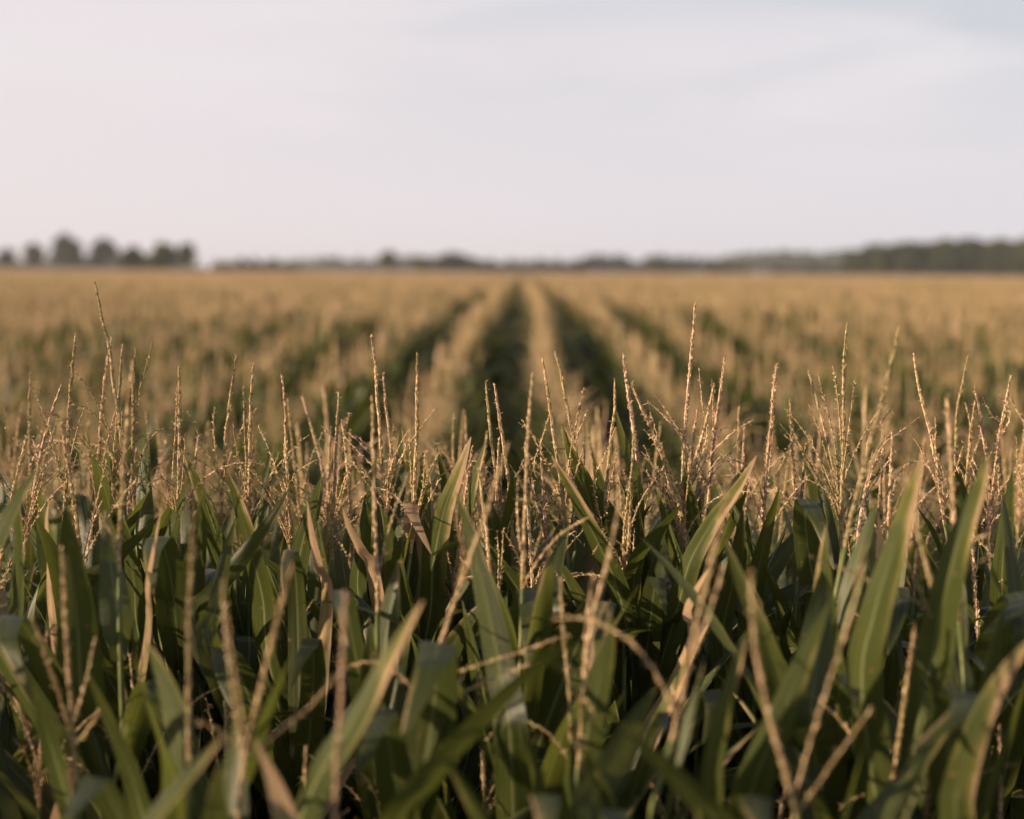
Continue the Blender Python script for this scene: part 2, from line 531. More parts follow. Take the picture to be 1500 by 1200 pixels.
# label, distance, tassel colour, spike tip -> base in photograph pixels, number of loose side branches, side branches tip -> base
HERO = [
    ('maize plant with the tallest tassel spike, bent at its tip below the group of trees', 3.0, 'o',
     [(137, 416), (147, 470), (158, 515), (163, 560), (172, 610), (180, 690), (183, 740)], 3, [[(57, 566), (100, 583), (143, 607), (178, 660)], [(110, 528), (130, 560), (147, 590), (176, 670)]]),
    ('maize plant with a straight golden spike beside the tallest bent tassel', 3.0, 'o', [(107, 491), (101, 560), (97, 640), (94, 720), (92, 770)], 4, []),
    ('maize plant with a dark olive spike, first tall one from the photo\'s left edge', 3.3, 'o', [(48, 548), (46, 600), (46, 660), (48, 730)], 3, []),
    ('maize plant with a rosy tassel spike leaning to the right near the left edge', 2.9, 'r', [(78, 569), (66, 610), (54, 660), (44, 730), (36, 800)], 5, [[(28, 622), (50, 655), (72, 690), (60, 760)], [(30, 645), (45, 675), (48, 730)]]),
    ('maize plant with a brown spike crossing in front of the tallest bent tassel', 3.1, 'r', [(164, 495), (157, 540), (150, 600), (145, 680), (143, 740)], 3, []),
    ('maize plant with a short knobbly spike just right of the tallest bent tassel', 3.2, 'o', [(172, 509), (169, 560), (165, 650), (163, 720)], 3, []),
    ('maize plant whose blurred spike rises close beside a slim forked tassel', 2.35, 't', [(192, 527), (187, 580), (183, 640), (178, 720)], 1, []),
    ('maize plant with a slim forked tassel, two pale thin prongs in a V', 3.05, 'o', [(203, 513), (199, 560), (197, 620), (195, 690), (197, 750)], 2, [[(229, 493), (220, 530), (207, 570), (198, 640)]]),
    ('maize plant with a thick double spike standing alone between forked tassel and leaning spike', 3.0, 't', [(265, 539), (265, 590), (264, 650), (263, 720), (262, 790)], 4, [[(262, 570), (258, 640), (253, 720), (258, 780)]]),
    ('maize plant with a thin spike leaning right, left of a pair of upright spikes', 3.1, 't', [(351, 522), (344, 570), (335, 630), (330, 690), (326, 740)], 4, [[(287, 600), (305, 650), (325, 700)]]),
    ('maize plant with a greenish blunt spike, the shorter of a close pair', 3.0, 'o', [(356, 570), (358, 620), (361, 690), (363, 760)], 4, []),
    ('maize plant with a straight spike, the taller of a close pair', 3.05, 't', [(376, 532), (372, 580), (368, 640), (366, 700), (364, 770)], 3, []),
    ('maize plant with a dark straight spike hooked at its tip, right of the close pair', 3.0, 't', [(417, 549), (421, 590), (422, 650), (424, 720), (426, 790)], 5, [[(413, 650), (414, 700), (424, 780)]]),
    ('maize plant with a thin bare spike leaning far to the left', 3.3, 'r', [(439, 585), (450, 620), (462, 660), (474, 710), (480, 770)], 4, []),
    ('maize plant with a slightly bowed upright spike left of the tall thin spike', 3.0, 't', [(499, 575), (496, 610), (492, 680), (489, 740), (486, 810)], 4, [[(476, 665), (430, 700), (415, 730)]]),
    ('maize plant with a blurred thick tan spike just before the tall thin spike', 2.4, 't', [(540, 588), (541, 640), (544, 720), (548, 800), (552, 870)], 1, []),
    ('maize plant with a tall thin spike left of the central dark furrow', 3.0, 't', [(543, 493), (549, 540), (555, 610), (560, 680), (566, 750)], 5, [[(500, 645), (525, 668), (545, 700)], [(515, 648), (530, 680), (560, 740)]]),
    ('maize plant with a short dark spike close beside the tall thin spike', 3.25, 'r', [(563, 548), (567, 590), (573, 640), (577, 700), (580, 750)], 2, []),
    ('maize plant with a needle-tipped knobbly spike above two pointed green leaves', 2.95, 't', [(612, 516), (612, 560), (612, 630), (609, 690), (606, 760), (602, 810)], 4, [[(600, 638), (602, 690), (604, 760)], [(625, 655), (620, 720), (606, 790)]]),
    ('maize plant with a soft pale spike behind pointed leaves, beside a pink one', 3.75, 't', [(666, 608), (665, 660), (665, 720), (665, 770)], 3, []),
    ('maize plant with a thin pink spike behind the pointed leaves', 3.7, 'r', [(682, 607), (683, 660), (683, 710), (684, 770)], 3, []),
    ('maize plant with a dark knobbly spike below the foot of the central furrow', 3.0, 'o', [(711, 561), (715, 600), (720, 650), (728, 710), (735, 770)], 4, [[(705, 680), (722, 705), (745, 740), (752, 780)]]),
    ('maize plant with a blunt pale spike leaning left beside the dark knobbly one', 3.0, 't', [(726, 565), (732, 600), (740, 650), (747, 710), (752, 780)], 6, []),
    ('maize plant with a blurred brown spike right of the central furrow\'s foot', 2.45, 't', [(779, 553), (776, 600), (771, 680), (768, 760), (766, 830)], 2, []),
    ('maize plant with a thin pale spike, the shorter of two leaning over the tan row', 3.0, 't', [(797, 528), (803, 570), (810, 620), (818, 680), (826, 740)], 5, [[(803, 605), (792, 645), (783, 690), (790, 760)]]),
    ('maize plant with an arched spotted spike, the taller of two leaning over the tan row', 3.05, 'o', [(816, 517), (825, 550), (834, 600), (843, 650), (853, 710), (860, 770)], 3, []),
    ('maize plant with a tan double spike tapering up beside a narrow dark leaf', 3.0, 't', [(903, 558), (902, 600), (896, 640), (889, 700), (884, 770)], 4, [[(898, 620), (885, 660), (868, 705), (876, 770)]]),
    ('maize plant with a thin reddish spike left of a loose drooping tassel', 3.1, 'r', [(914, 519), (918, 560), (927, 620), (934, 680), (938, 740)], 3, []),
    ('maize plant with a loose wiry tassel of open spikelets beside a thin reddish spike', 2.95, 't', [(926, 565), (940, 595), (953, 622), (968, 660), (985, 700), (1000, 760)], 4, [[(953, 595), (960, 625), (972, 660), (985, 700)], [(932, 557), (928, 568), (936, 590)]]),
    ('maize plant with the tallest spike right of the central furrow, thick and pinkish', 3.0, 'r', [(1016, 447), (1012, 500), (1007, 570), (1003, 640), (1001, 710), (1000, 780)], 3, []),
    ('maize plant with a whitish papery spike leaning right between two rosy ones', 2.95, 't', [(1042, 562), (1036, 595), (1026, 640), (1014, 690), (1002, 770)], 3, [[(1022, 540), (1027, 590), (1034, 640), (1030, 720)]]),
    ('maize plant with a rosy slim spike leaning right, right of the tallest thick one', 3.05, 'r', [(1056, 522), (1051, 560), (1045, 620), (1040, 680), (1038, 740)], 4, []),
    ('maize plant with a short thin spike alone behind a rising green leaf', 3.4, 't', [(1084, 597), (1083, 640), (1081, 690), (1080, 750)], 3, [[(1050, 655), (1070, 685), (1085, 730)]]),
    ('maize plant with a fuzzy spike of open anthers, upright over the right rows', 2.95, 'r', [(1132, 532), (1128, 570), (1125, 620), (1120, 670), (1117, 730), (1116, 800)], 3, []),
    ('maize plant with a short thin spike right of the fuzzy one', 3.2, 't', [(1161, 590), (1163, 640), (1165, 690), (1168, 750)], 4, [[(1160, 640), (1148, 670), (1135, 710), (1160, 760)], [(1170, 640), (1185, 670), (1210, 710), (1220, 760)], [(1165, 700), (1195, 715), (1225, 770)]]),
    ('maize plant with twin slim spikes joined low, leaning left', 3.0, 'o', [(1191, 548), (1202, 590), (1214, 640), (1224, 690), (1233, 760)], 3, [[(1196, 548), (1210, 600), (1222, 650), (1232, 720)]]),
    ('maize plant with a tall dark straight spike right of the twin slim spikes', 2.95, 'o', [(1246, 476), (1241, 530), (1239, 590), (1237, 660), (1234, 730), (1232, 800)], 4, [[(1251, 556), (1246, 600), (1240, 690)], [(1227, 537), (1232, 590), (1238, 680)]]),
    ('maize plant with a long blurred spike leaning right over a feathery tassel', 2.4, 'o', [(1314, 480), (1302, 530), (1287, 590), (1272, 640), (1258, 700), (1243, 770)], 1, []),
    ('maize plant with a feathery spread tassel of fine pale branches', 2.8, 'r', [(1300, 650), (1285, 680), (1270, 730), (1258, 800)], 5, [[(1322, 602), (1300, 625), (1278, 650), (1262, 720)], [(1350, 612), (1320, 635), (1290, 660), (1266, 740)], [(1312, 660), (1290, 680), (1270, 720)], [(1322, 665), (1300, 690), (1274, 740)]]),
    ('maize plant with a slim arched spike leaning left, right of the long blurred one', 3.0, 't', [(1347, 519), (1352, 560), (1362, 610), (1370, 650), (1376, 710), (1384, 770)], 4, [[(1375, 615), (1374, 660), (1377, 730)]]),
    ('maize plant with a thin spike bowed at the top behind a blurred straight one', 3.3, 'o', [(1416, 522), (1410, 560), (1402, 600), (1400, 660), (1399, 730)], 3, []),
    ('maize plant with a blurred straight spike rising from near the camera at the right', 2.2, 't', [(1397, 583), (1399, 650), (1402, 720), (1405, 800), (1406, 880)], 1, [[(1330, 790), (1350, 830), (1390, 930)]]),
    ('maize plant with paired short spikes close together near the right edge', 3.05, 't', [(1418, 587), (1414, 630), (1411, 690), (1408, 750)], 4, [[(1419, 590), (1425, 630), (1420, 700)]]),
    ('maize plant with a thin dark spike and a stiff branch leaning away right', 3.0, 'r', [(1428, 567), (1433, 590), (1440, 630), (1448, 680), (1452, 740)], 4, [[(1430, 580), (1445, 605), (1465, 625), (1490, 665)]]),
    ('maize plant with a slim upright reddish spike beside the right edge', 3.0, 'r', [(1469, 551), (1463, 590), (1455, 650), (1450, 710), (1446, 770)], 4, [[(1447, 574), (1470, 605), (1495, 640)]]),
    ('maize plant with a knobbly spike cut by the photo\'s right edge', 2.95, 't', [(1479, 584), (1490, 605), (1502, 630), (1512, 700)], 6, [[(1485, 640), (1490, 690), (1505, 750)]]),
    ('maize plant with a dried tan tassel low between wide leaves at the middle', 2.7, 't', [(700, 690), (706, 740), (714, 800), (720, 860)], 7, []),
    ('maize plant with a bushy pale tassel filling the gap below the arched spike', 2.75, 't', [(770, 650), (772, 700), (776, 770), (780, 840)], 8, []),
    # nearer, softer plants along the bottom of the photograph
    ('near maize plant with a feathery three-pronged tassel low at the left', 2.05, 't', [(100, 800), (103, 900), (106, 1000), (110, 1090)], 0, [[(64, 880), (80, 950), (100, 1040), (112, 1100)], [(133, 938), (122, 1000), (110, 1060)], [(172, 1012), (145, 1050), (114, 1098)]]),
    ('near maize plant with a tall soft olive spike between the left leaves', 2.0, 'o', [(276, 762), (275, 830), (274, 900), (275, 1010), (276, 1110)], 0, []),
    ('near maize plant with a wide V tassel of thick blurred prongs', 1.85, 't', [(428, 825), (408, 900), (385, 1000), (362, 1090), (354, 1140)], 0, [[(309, 868), (318, 930), (332, 1010), (350, 1110)], [(345, 880), (349, 960), (356, 1080)], [(500, 985), (450, 1040), (400, 1080), (366, 1120)], [(284, 1032), (315, 1050), (345, 1090)]]),
    ('near maize plant with a thick orange-tan blurred spike, lower centre left', 1.75, 'r', [(505, 872), (502, 950), (498, 1030), (492, 1110), (488, 1200)], 0, []),
    ('near maize plant with crossed tan prongs rising past the middle leaves', 2.1, 't', [(742, 650), (706, 760), (668, 870), (640, 960), (622, 1080)], 1, [[(665, 735), (680, 800), (672, 880)], [(800, 950), (720, 985), (650, 1040)], [(830, 925), (740, 960), (665, 1000)]]),
    ('near maize plant with a stout dried tassel in the lower middle', 2.1, 't', [(905, 740), (888, 820), (868, 900), (856, 980), (850, 1060)], 2, [[(870, 850), (860, 920), (855, 1000)], [(895, 900), (880, 960), (858, 1030)]]),
    ('maize plant with a drooping knotted tassel branch hanging down before dark leaves', 2.75, 't', [(924, 690), (916, 760), (914, 820), (918, 900), (925, 960)], 1, [[(955, 1040), (945, 980), (930, 930), (905, 890), (915, 940)], [(931, 780), (926, 850), (922, 920)], [(967, 705), (940, 740), (918, 800)]]),
    ('near maize plant with a short blurred olive spike before the bent middle leaf', 2.2, 'o', [(820, 845), (824, 920), (832, 1000), (838, 1080)], 1, []),
    ('near maize plant with a long blurred spike leaning right beside a pale folded leaf', 1.9, 't', [(1063, 690), (1048, 770), (1030, 860), (1008, 970), (985, 1085)], 1, [[(1062, 830), (1040, 900), (1020, 980)]]),
    ('near maize plant with a broad V tassel, prongs crossing the dark lower right leaves', 1.8, 't', [(1088, 830), (1098, 930), (1120, 1040), (1148, 1130), (1165, 1195)], 0, [[(1272, 800), (1250, 900), (1210, 1020), (1178, 1120), (1166, 1180)], [(1290, 1050), (1230, 1120), (1172, 1200)]]),
    ('near maize plant with a single soft tan spike in the lower right', 2.2, 't', [(1326, 908), (1320, 970), (1310, 1060), (1304, 1130)], 1, []),
    ('maize plant with a dense fuzzy spike low between dark leaves near the right edge', 2.7, 'r', [(1434, 778), (1434, 840), (1437, 920), (1439, 990)], 0, [[(1412, 930), (1424, 965), (1438, 1000)]]),
    ('near maize plant with long limp tassel branches lying across the right leaves', 2.1, 'o', [(1340, 700), (1352, 760), (1370, 850), (1385, 930)], 0, [[(1190, 818), (1260, 845), (1330, 875), (1380, 910)], [(1312, 790), (1345, 860), (1390, 940)], [(1430, 810), (1390, 850), (1340, 890)]]),
    ('maize plant with a pale green knobbly branch hooked over at the lower left', 2.6, 'o', [(452, 885), (441, 905), (437, 960), (438, 1040), (440, 1110)], 0, []),
]


def px_line(pts, D, bow=0.0):
    n = len(pts)
    return [at(x, y, D + bow * math.sin(math.pi * i / max(1, n - 1))) for i, (x, y) in enumerate(pts)]


for label, D, colour, pts, nb, exb in HERO:
    rnd = random.Random(label)
    dj = D + rnd.uniform(-0.12, 0.12) * (1 if D > 2.5 else 0.4)
    P = px_line(pts[::-1], dj)                       # base -> tip
    Lp = sum((P[i + 1] - P[i]).length for i in range(len(P) - 1))
    want = rnd.uniform(0.27, 0.33)
    if Lp < want:
        dr = (P[0] - P[1]).normalized()
        dr = (dr + Vector((0, 0, -0.6))).normalized()
        P = [P[0] + dr * (want - Lp)] + P
    C = spline(P, 26)
    C[:, 0] += np.cumsum(rng.normal(0, 0.0004, 26))
    C[:, 1] += np.linspace(0, rnd.uniform(-0.05, 0.05), 26)
    ex = []
    for e in exb:
        q = px_line(e[::-1], dj)
        j = min(range(0, 18), key=lambda k: (Vector(C[k]) - q[0]).length)
        q = [Vector(C[j])] + q[1:]
        q = spline(q, 14)
        q[:, 1] += np.linspace(0, rnd.uniform(-0.08, 0.08), 14)
        ex.append(q)
    build_plant(label, FOCUS, C, TASSEL[colour], nb + (1 if D > 2.5 and nb else 0), ex, opening=rnd.uniform(0.06, 0.16) + (0.3 if 'fuzzy' in label or 'loose' in label else 0), leaves=9, rnd=rnd, thick=0.0033 if D > 2.5 else 0.0024)

# leaves that can be told one from another: tip -> base in photograph pixels, distance, width in pixels, turn of the blade, material
G, B_, Y = M_LEAF, M_LEAF_TIP, M_LEAF_DRY
BIG = [
    ([(640, 655), (652, 710), (658, 780), (660, 870)], 3.0, 34, 25, G), ([(162, 722), (182, 780), (196, 850), (205, 940)], 2.8, 44, 25, G),
    ([(276, 698), (256, 760), (238, 830), (230, 920)], 2.9, 36, 30, G), ([(1002, 682), (1012, 740), (1016, 810), (1014, 890)], 3.0, 36, 30, B_),
    ([(1142, 715), (1124, 780), (1108, 850), (1100, 940)], 2.85, 44, 25, G), ([(1484, 688), (1474, 760), (1468, 840), (1466, 930)], 2.7, 42, 30, G),
    ([(752, 690), (748, 750), (738, 820), (730, 900)], 3.0, 40, 25, G), ([(470, 700), (452, 760), (436, 830), (428, 910)], 2.9, 40, 30, G),
    ([(868, 660), (880, 720), (884, 790), (884, 870)], 3.1, 34, 25, G), ([(552, 668), (540, 730), (530, 800), (526, 880)], 3.0, 34, 30, G),
    ([(1268, 730), (1280, 790), (1286, 860), (1286, 940)], 2.7, 56, 20, G), ([(345, 760), (330, 820), (318, 890), (312, 960)], 2.6, 52, 20, G),
    ([(95, 742), (100, 790), (112, 900), (118, 1010), (120, 1120)], 2.35, 84, 25, G),
    ([(22, 690), (26, 780), (24, 880), (20, 980)], 2.6, 55, 25, G),
    ([(60, 680), (20, 740), (-10, 800), (-40, 880)], 2.3, 55, 40, G),
    ([(333, 690), (350, 740), (368, 810), (385, 880), (392, 960)], 2.8, 52, 35, B_),
    ([(424, 715), (390, 770), (345, 830), (312, 870), (290, 930)], 2.7, 40, 30, G),
    ([(235, 755), (200, 790), (160, 830), (120, 900)], 2.75, 44, 30, G),
    ([(588, 625), (586, 680), (580, 740), (575, 820)], 3.0, 34, 20, B_),
    ([(620, 660), (622, 720), (618, 800), (610, 900)], 3.0, 50, 30, G),
    ([(690, 640), (672, 690), (650, 750), (634, 830), (628, 910)], 2.85, 46, 30, B_),
    ([(711, 648), (695, 700), (680, 760), (672, 850)], 2.9, 40, 50, B_),
    ([(668, 720), (690, 790), (712, 880), (735, 1000), (748, 1100)], 2.3, 70, 15, G),
    ([(824, 622), (838, 665), (858, 715), (870, 770), (872, 850)], 2.95, 42, 45, B_),
    ([(808, 668), (835, 715), (868, 780), (900, 850), (920, 930)], 2.75, 40, 35, G),
    ([(902, 600), (912, 640), (928, 690), (936, 740), (938, 820)], 3.0, 34, 35, G),
    ([(700, 780), (735, 830), (770, 880), (790, 930)], 2.8, 44, 40, G),
    ([(834, 765), (822, 800), (808, 850), (800, 920)], 2.75, 52, 20, G),
    ([(1002, 735), (968, 775), (935, 820), (925, 900), (922, 1000)], 2.8, 46, 35, G),
    ([(1108, 668), (1080, 715), (1040, 770), (1008, 830), (990, 900)], 2.75, 38, 35, G),
    ([(1088, 745), (1082, 800), (1070, 870), (1060, 950)], 2.8, 50, 30, G),
    ([(1352, 668), (1338, 710), (1310, 800), (1280, 900), (1262, 1010)], 2.1, 54, 45, B_),
    ([(1450, 662), (1435, 710), (1405, 790), (1380, 880), (1360, 990)], 2.1, 58, 45, B_),
    ([(1215, 815), (1205, 880), (1196, 970), (1190, 1080)], 2.3, 110, 10, G),
    ([(1062, 790), (1085, 850), (1120, 930), (1150, 1020), (1170, 1110)], 2.2, 58, 35, G),
    ([(1095, 925), (1080, 970), (1058, 1040), (1040, 1120), (1030, 1220)], 1.95, 44, 50, B_),
    ([(898, 905), (885, 970), (862, 1060), (850, 1140), (845, 1240)], 2.05, 66, 25, G),
    ([(962, 1005), (930, 1060), (892, 1130), (865, 1220)], 1.9, 76, 20, G),
    ([(1215, 880), (1180, 960), (1140, 1060), (1100, 1160), (1080, 1260)], 2.0, 80, 25, G),
    ([(838, 938), (770, 990), (700, 1060), (630, 1140), (570, 1230)], 1.8, 58, 40, G),
    ([(620, 880), (570, 960), (520, 1050), (470, 1130), (420, 1240)], 1.85, 62, 40, G),
    ([(330, 1075), (285, 1125), (235, 1180), (190, 1240), (160, 1300)], 1.7, 44, 60, B_),
    ([(215, 940), (240, 1000), (262, 1080), (285, 1180), (300, 1260)], 2.0, 84, 15, G),
    ([(130, 990), (160, 1060), (190, 1130), (215, 1220)], 2.0, 60, 30, G),
    ([(908, 1060), (960, 1110), (1010, 1160), (1070, 1240)], 1.75, 58, 30, G),
    ([(1520, 925), (1470, 990), (1430, 1070), (1400, 1170), (1390, 1260)], 1.9, 72, 30, G),
    ([(1400, 800), (1390, 900), (1375, 1000), (1370, 1120)], 2.3, 120, 10, G),
    ([(1468, 720), (1478, 790), (1490, 880), (1500, 980)], 2.5, 60, 20, G),
    ([(450, 735), (456, 780), (466, 830), (478, 890)], 2.7, 30, 30, Y),
    ([(502, 745), (512, 775), (530, 810), (548, 850)], 2.8, 34, 30, Y),
    ([(72, 735), (68, 760), (70, 800), (74, 850)], 2.7, 26, 30, Y),
    ([(235, 750), (226, 800), (216, 860), (214, 930)], 2.5, 14, 40, Y),
    ([(1040, 830), (1022, 860), (1005, 900), (998, 980)], 2.5, 32, 40, Y),
]
for pts, D, wpx, turn, mat in BIG:
    rnd = random.Random(repr(pts))
    base = at(pts[-1][0], pts[-1][1], D)
    best = min(PLANTS, key=lambda t: abs(np.interp(base.z, t[1][:, 2], t[1][:, 0]) - base.x) + 0.7 * abs(t[1][3, 1] - D))
    root, S, off = best
    far = abs(np.interp(base.z, S[:, 2], S[:, 0]) - base.x) + abs(S[3, 1] - base.y)
    zz = min(base.z - 0.05 - 1.3 * far, S[-1, 2] - 0.03)
    st = Vector((np.interp(zz, S[:, 2], S[:, 0]), np.interp(zz, S[:, 2], S[:, 1]), zz))
    n = len(pts)
    Q = [at(x, y, D + 0.10 * (i / (n - 1) - 0.5) * (1 if turn > 20 else -1)) for i, (x, y) in enumerate(pts)][::-1]
    C = spline([st] + Q, 30)
    view = unit(np.array([0.0, 1.0, -0.08]))
    T = unit(np.gradient(C, axis=0))
    S_ = unit(np.cross(T, view[None, :].repeat(30, 0)))
    a = R(turn) * (1 if rnd.random() < 0.5 else -1)
    if mat is Y:
        a = -R(turn)
        best_dot = 0
        for aa in (R(turn), -R(turn)):
            nn = np.cross(S_ * math.cos(aa) + np.cross(S_, T) * math.sin(aa), T)
            dt = abs(float((nn @ np.array([-0.85, -0.45, 0.26])).mean()))
            if dt > best_dot:
                best_dot, a = dt, aa
    side = S_ * math.cos(a) + np.cross(S_, T) * math.sin(a)
    mb = MB()
    leaf_geo(mb, C - np.array(off), wpx * D / FPX * 1.0 / math.cos(R(turn)), side, rnd.uniform(-0.25, 0.25), rnd.uniform(0.2, 0.45), rnd.uniform(0.003, 0.008), 6, 0, rnd.uniform(0, 6), basew=0.45, tipp=1.15)
    link('leaf', mb.mesh('leaf', [mat]), root)

# blades that fold over and hang towards the camera: crest, width, tip (all in pixels), distance, material
FOLD = [
    (780, 864, 72, (772, 975), 2.5, G), (878, 880, 74, (866, 1010), 2.5, G), (640, 943, 76, (588, 1085), 2.05, G), (1183, 733, 44, (1222, 835), 2.8, G),
    (603, 738, 30, (632, 812), 2.9, Y), (962, 846, 40, (975, 900), 2.7, G), (972, 1043, 26, (938, 1110), 2.1, G), (1408, 1012, 62, (1335, 1100), 2.0, B_),
    (502, 866, 38, (512, 950), 2.3, B_), (425, 806, 34, (415, 880), 2.6, G), (138, 1140, 70, (95, 1215), 1.8, G), (800, 1166, 76, (790, 1260), 1.75, G),
    (1105, 1168, 80, (1120, 1260), 1.8, G), (455, 936, 44, (425, 1010), 2.5, G), (20, 903, 60, (40, 1010), 2.3, G), (1490, 868, 70, (1440, 930), 2.4, G),
    (232, 786, 60, (225, 870), 2.6, G), (1240, 990, 40, (1255, 1050), 2.2, G), (560, 1040, 64, (520, 1140), 2.0, G), (735, 888, 60, (725, 970), 2.7, G),
    (330, 950, 60, (340, 1040), 2.5, G), (900, 1190, 70, (880, 1290), 1.75, G), (1310, 860, 60, (1300, 960), 2.6, G), (1040, 1010, 54, (1030, 1090), 2.4, G),
]
for cx, cy, wpx, tip, D, mat in FOLD:
    rnd = random.Random(cx * 31 + cy)
    crest = at(cx, cy, D)
    wd = wpx * D / FPX
    best = min(PLANTS, key=lambda t: abs(np.interp(crest.z, t[1][:, 2], t[1][:, 0]) - crest.x) + 0.8 * abs(t[1][3, 1] - D - 0.16))
    root, S, off = best
    far = abs(np.interp(crest.z, S[:, 2], S[:, 0]) - crest.x)
    zz = min(crest.z - 0.25 - 1.2 * far, S[-1, 2] - 0.05)
    st = Vector((np.interp(zz, S[:, 2], S[:, 0]), np.interp(zz, S[:, 2], S[:, 1]), zz))
    tp = at(tip[0], tip[1], D - 0.12)
    up = crest + Vector(((st.x - crest.x) * 0.25, 0.05 + max(0, (st.y - crest.y) * 0.3), -0.11))
    C = spline([st, up, crest + Vector((0, 0.022, -0.008)), crest + Vector((0, -0.022, -0.006)), crest.lerp(tp, 0.3) + Vector((0, -0.04, 0.0)), tp], 34)
    ang = rnd.uniform(-0.35, 0.35)
    mb = MB()
    leaf_geo(mb, C - np.array(off), wd * 1.1, np.array([math.cos(ang), math.sin(ang), 0.0]), rnd.uniform(-0.2, 0.2), rnd.uniform(0.1, 0.25), rnd.uniform(0.001, 0.004), 6, 0, rnd.uniform(0, 6), basew=0.5, tipp=1.1)
    link('leaf', mb.mesh('leaf', [mat]), root)

# plants between and behind those
def fill_plant(x, y, tipz, label, group, rnd, nb, matpool=LEAFMATS, leaves=9, spike=None):
    ln = spike or rnd.uniform(0.24, 0.32)
    P = arc((x, y, tipz - ln), rnd.uniform(0, 6.28), R(rnd.uniform(0, 8)), R(rnd.uniform(3, 16)), ln, 22, 1.2)
    return build_plant(label, group, P, rnd.choice([M_TAN, M_TAN, M_ROSY, M_OLIVE]), nb, (), rnd.uniform(0.08, 0.25), 0.003, leaves, rnd, matpool=matpool)


frnd = random.Random(5)
NEAR_X = [-0.62, -0.50, -0.40, -0.28, -0.16, -0.05, 0.07, 0.19, 0.27, 0.38, 0.48, 0.60]
for i, x in enumerate(NEAR_X):
    y = 1.62 + frnd.uniform(-0.12, 0.22)
    fill_plant(x + frnd.uniform(-0.03, 0.03), y, EYE.z - frnd.uniform(0.68, 0.85), 'short maize plant of the nearest row, mostly leaves along the bottom of the photo', 'short plants of the nearest row', frnd, 3)
for i in range(14):
    x = -0.82 + i * 0.127 + frnd.uniform(-0.04, 0.04)
    fill_plant(x, 2.38 + frnd.uniform(-0.18, 0.18), EYE.z - frnd.uniform(0.50, 0.66), 'maize plant with its tassel sunk among dark leaves, before the sharply focused spikes', 'sunken plants before the focused spikes', frnd, 4)
for i in range(18):
    x = -0.92 + i * 0.108 + frnd.uniform(-0.05, 0.05)
    fill_plant(x, frnd.uniform(2.75, 3.45), EYE.z - frnd.uniform(0.24, 0.36), 'maize plant with a slim straw-coloured tassel between the tall sharp spikes', 'slim tassels between the tall spikes', frnd, 4)
for i in range(42):
    x = -1.42 + i * 0.069 + frnd.uniform(-0.05, 0.05)
    fill_plant(x, 3.9 + frnd.uniform(-0.35, 0.35), EYE.z - frnd.uniform(0.30, 0.46), 'maize plant with a low branching tan tassel, just behind the sharply focused spikes', 'low plants behind the focused spikes', frnd, 7)
# ------------------------------------------------------------------ the long rows: prototypes, copies, and the mass beyond
ROW0, PITCHR = -0.14, 0.74


def canopy(x, y):
    return 0.06 * math.sin(x * 0.9 + y * 0.23) + 0.04 * math.sin(y * 0.61 - x * 0.37 + 1.3) + 0.05 * math.sin(x * 0.13 + y * 0.071)


TOP = EYE.z - 0.31
DIP_Y = [4.2, 6.0, 10.5, 13.0, 18.0, 31.0, 60.0]
DIP_Z = [0.0, -0.34, -0.34, -0.27, -0.13, -0.06, 0.0]


def ground_z(y):
    """the field sags a little behind its raised edge and the land lifts beyond the far end"""
    t = min(1.0, max(0.0, (y - 405) / 75.0))
    return float(np.interp(y, DIP_Y, DIP_Z)) + 2.5 * t * t * (3 - 2 * t) + max(0.0, y - 480) * 0.0006




def proto_parts(rnd, n_leaf=9, seg=12, across=4, height=TOP):
    """meshes of one plant standing at the origin: stalk, tassel, leaves"""
    ln = rnd.uniform(0.24, 0.32)
    hb = height - ln
    lean = rnd.uniform(-0.03, 0.03)
    S = spline([(0, 0, -0.03), (lean * 0.5, 0.01, hb * 0.5), (lean, 0, hb)], 10)
    st = MB()
    tube(st, S, np.linspace(0.012, 0.0035, 10), 6)
    P = arc((lean, 0, hb), rnd.uniform(0, 6.28), R(rnd.uniform(0, 8)), R(rnd.uniform(3, 16)), ln, 14, 1.2)
    ta = MB()
    spike_geo(ta, P, 0.0026, rnd.uniform(0.2, 0.4), step=0.0075, per=3, size=0.011, anthers=0)
    for _ in range(rnd.randint(5, 9)):
        spike_geo(ta, lateral(P, rnd, 1.3), 0.0017, 0.45, step=0.012, per=2, size=0.011, sides=3, anthers=0)
    lv = []
    z = hb - rnd.uniform(0.08, 0.16)
    az = R(rnd.uniform(-45, 45)) + (0 if rnd.random() < 0.7 else R(90))
    for i in range(n_leaf):
        if z < 0.25:
            break
        m = MB()
        rand_leaf(m, (np.interp(z, S[:, 2], S[:, 0]), np.interp(z, S[:, 2], S[:, 1]), z), az + (math.pi if i % 2 else 0) + rnd.gauss(0, 0.3), i, n=seg, across=across, rnd=rnd)
        lv.append(m)
        z -= rnd.uniform(0.13, 0.19)
    return st, ta, lv


def copy_plant(src, x, y, rz, sc, label, group):
    r = src.copy()
    COL.objects.link(r)
    r.location = (x, y, ground_z(y))
    r.rotation_euler = (0, 0, rz)
    r.scale = sc
    tag(r, label, 'maize plant', group)
    for ch in KIDS[src.name]:
        c = ch.copy()
        COL.objects.link(c)
        c.parent = r
    return r


def wander(k, y):
    return 0.035 * math.sin(y * 0.34 + k * 2.1) + 0.02 * math.sin(y * 0.9 + k * 5.3)


NTH = ['first', 'second', 'third', 'fourth', 'fifth', 'sixth', 'seventh']


def row_words(k):
    """rows k = 0, 1, 2 ... lie right of the central furrow, k = -1, -2 ... left of it"""
    return (NTH[k], 'right') if k >= 0 else (NTH[-k - 1], 'left')


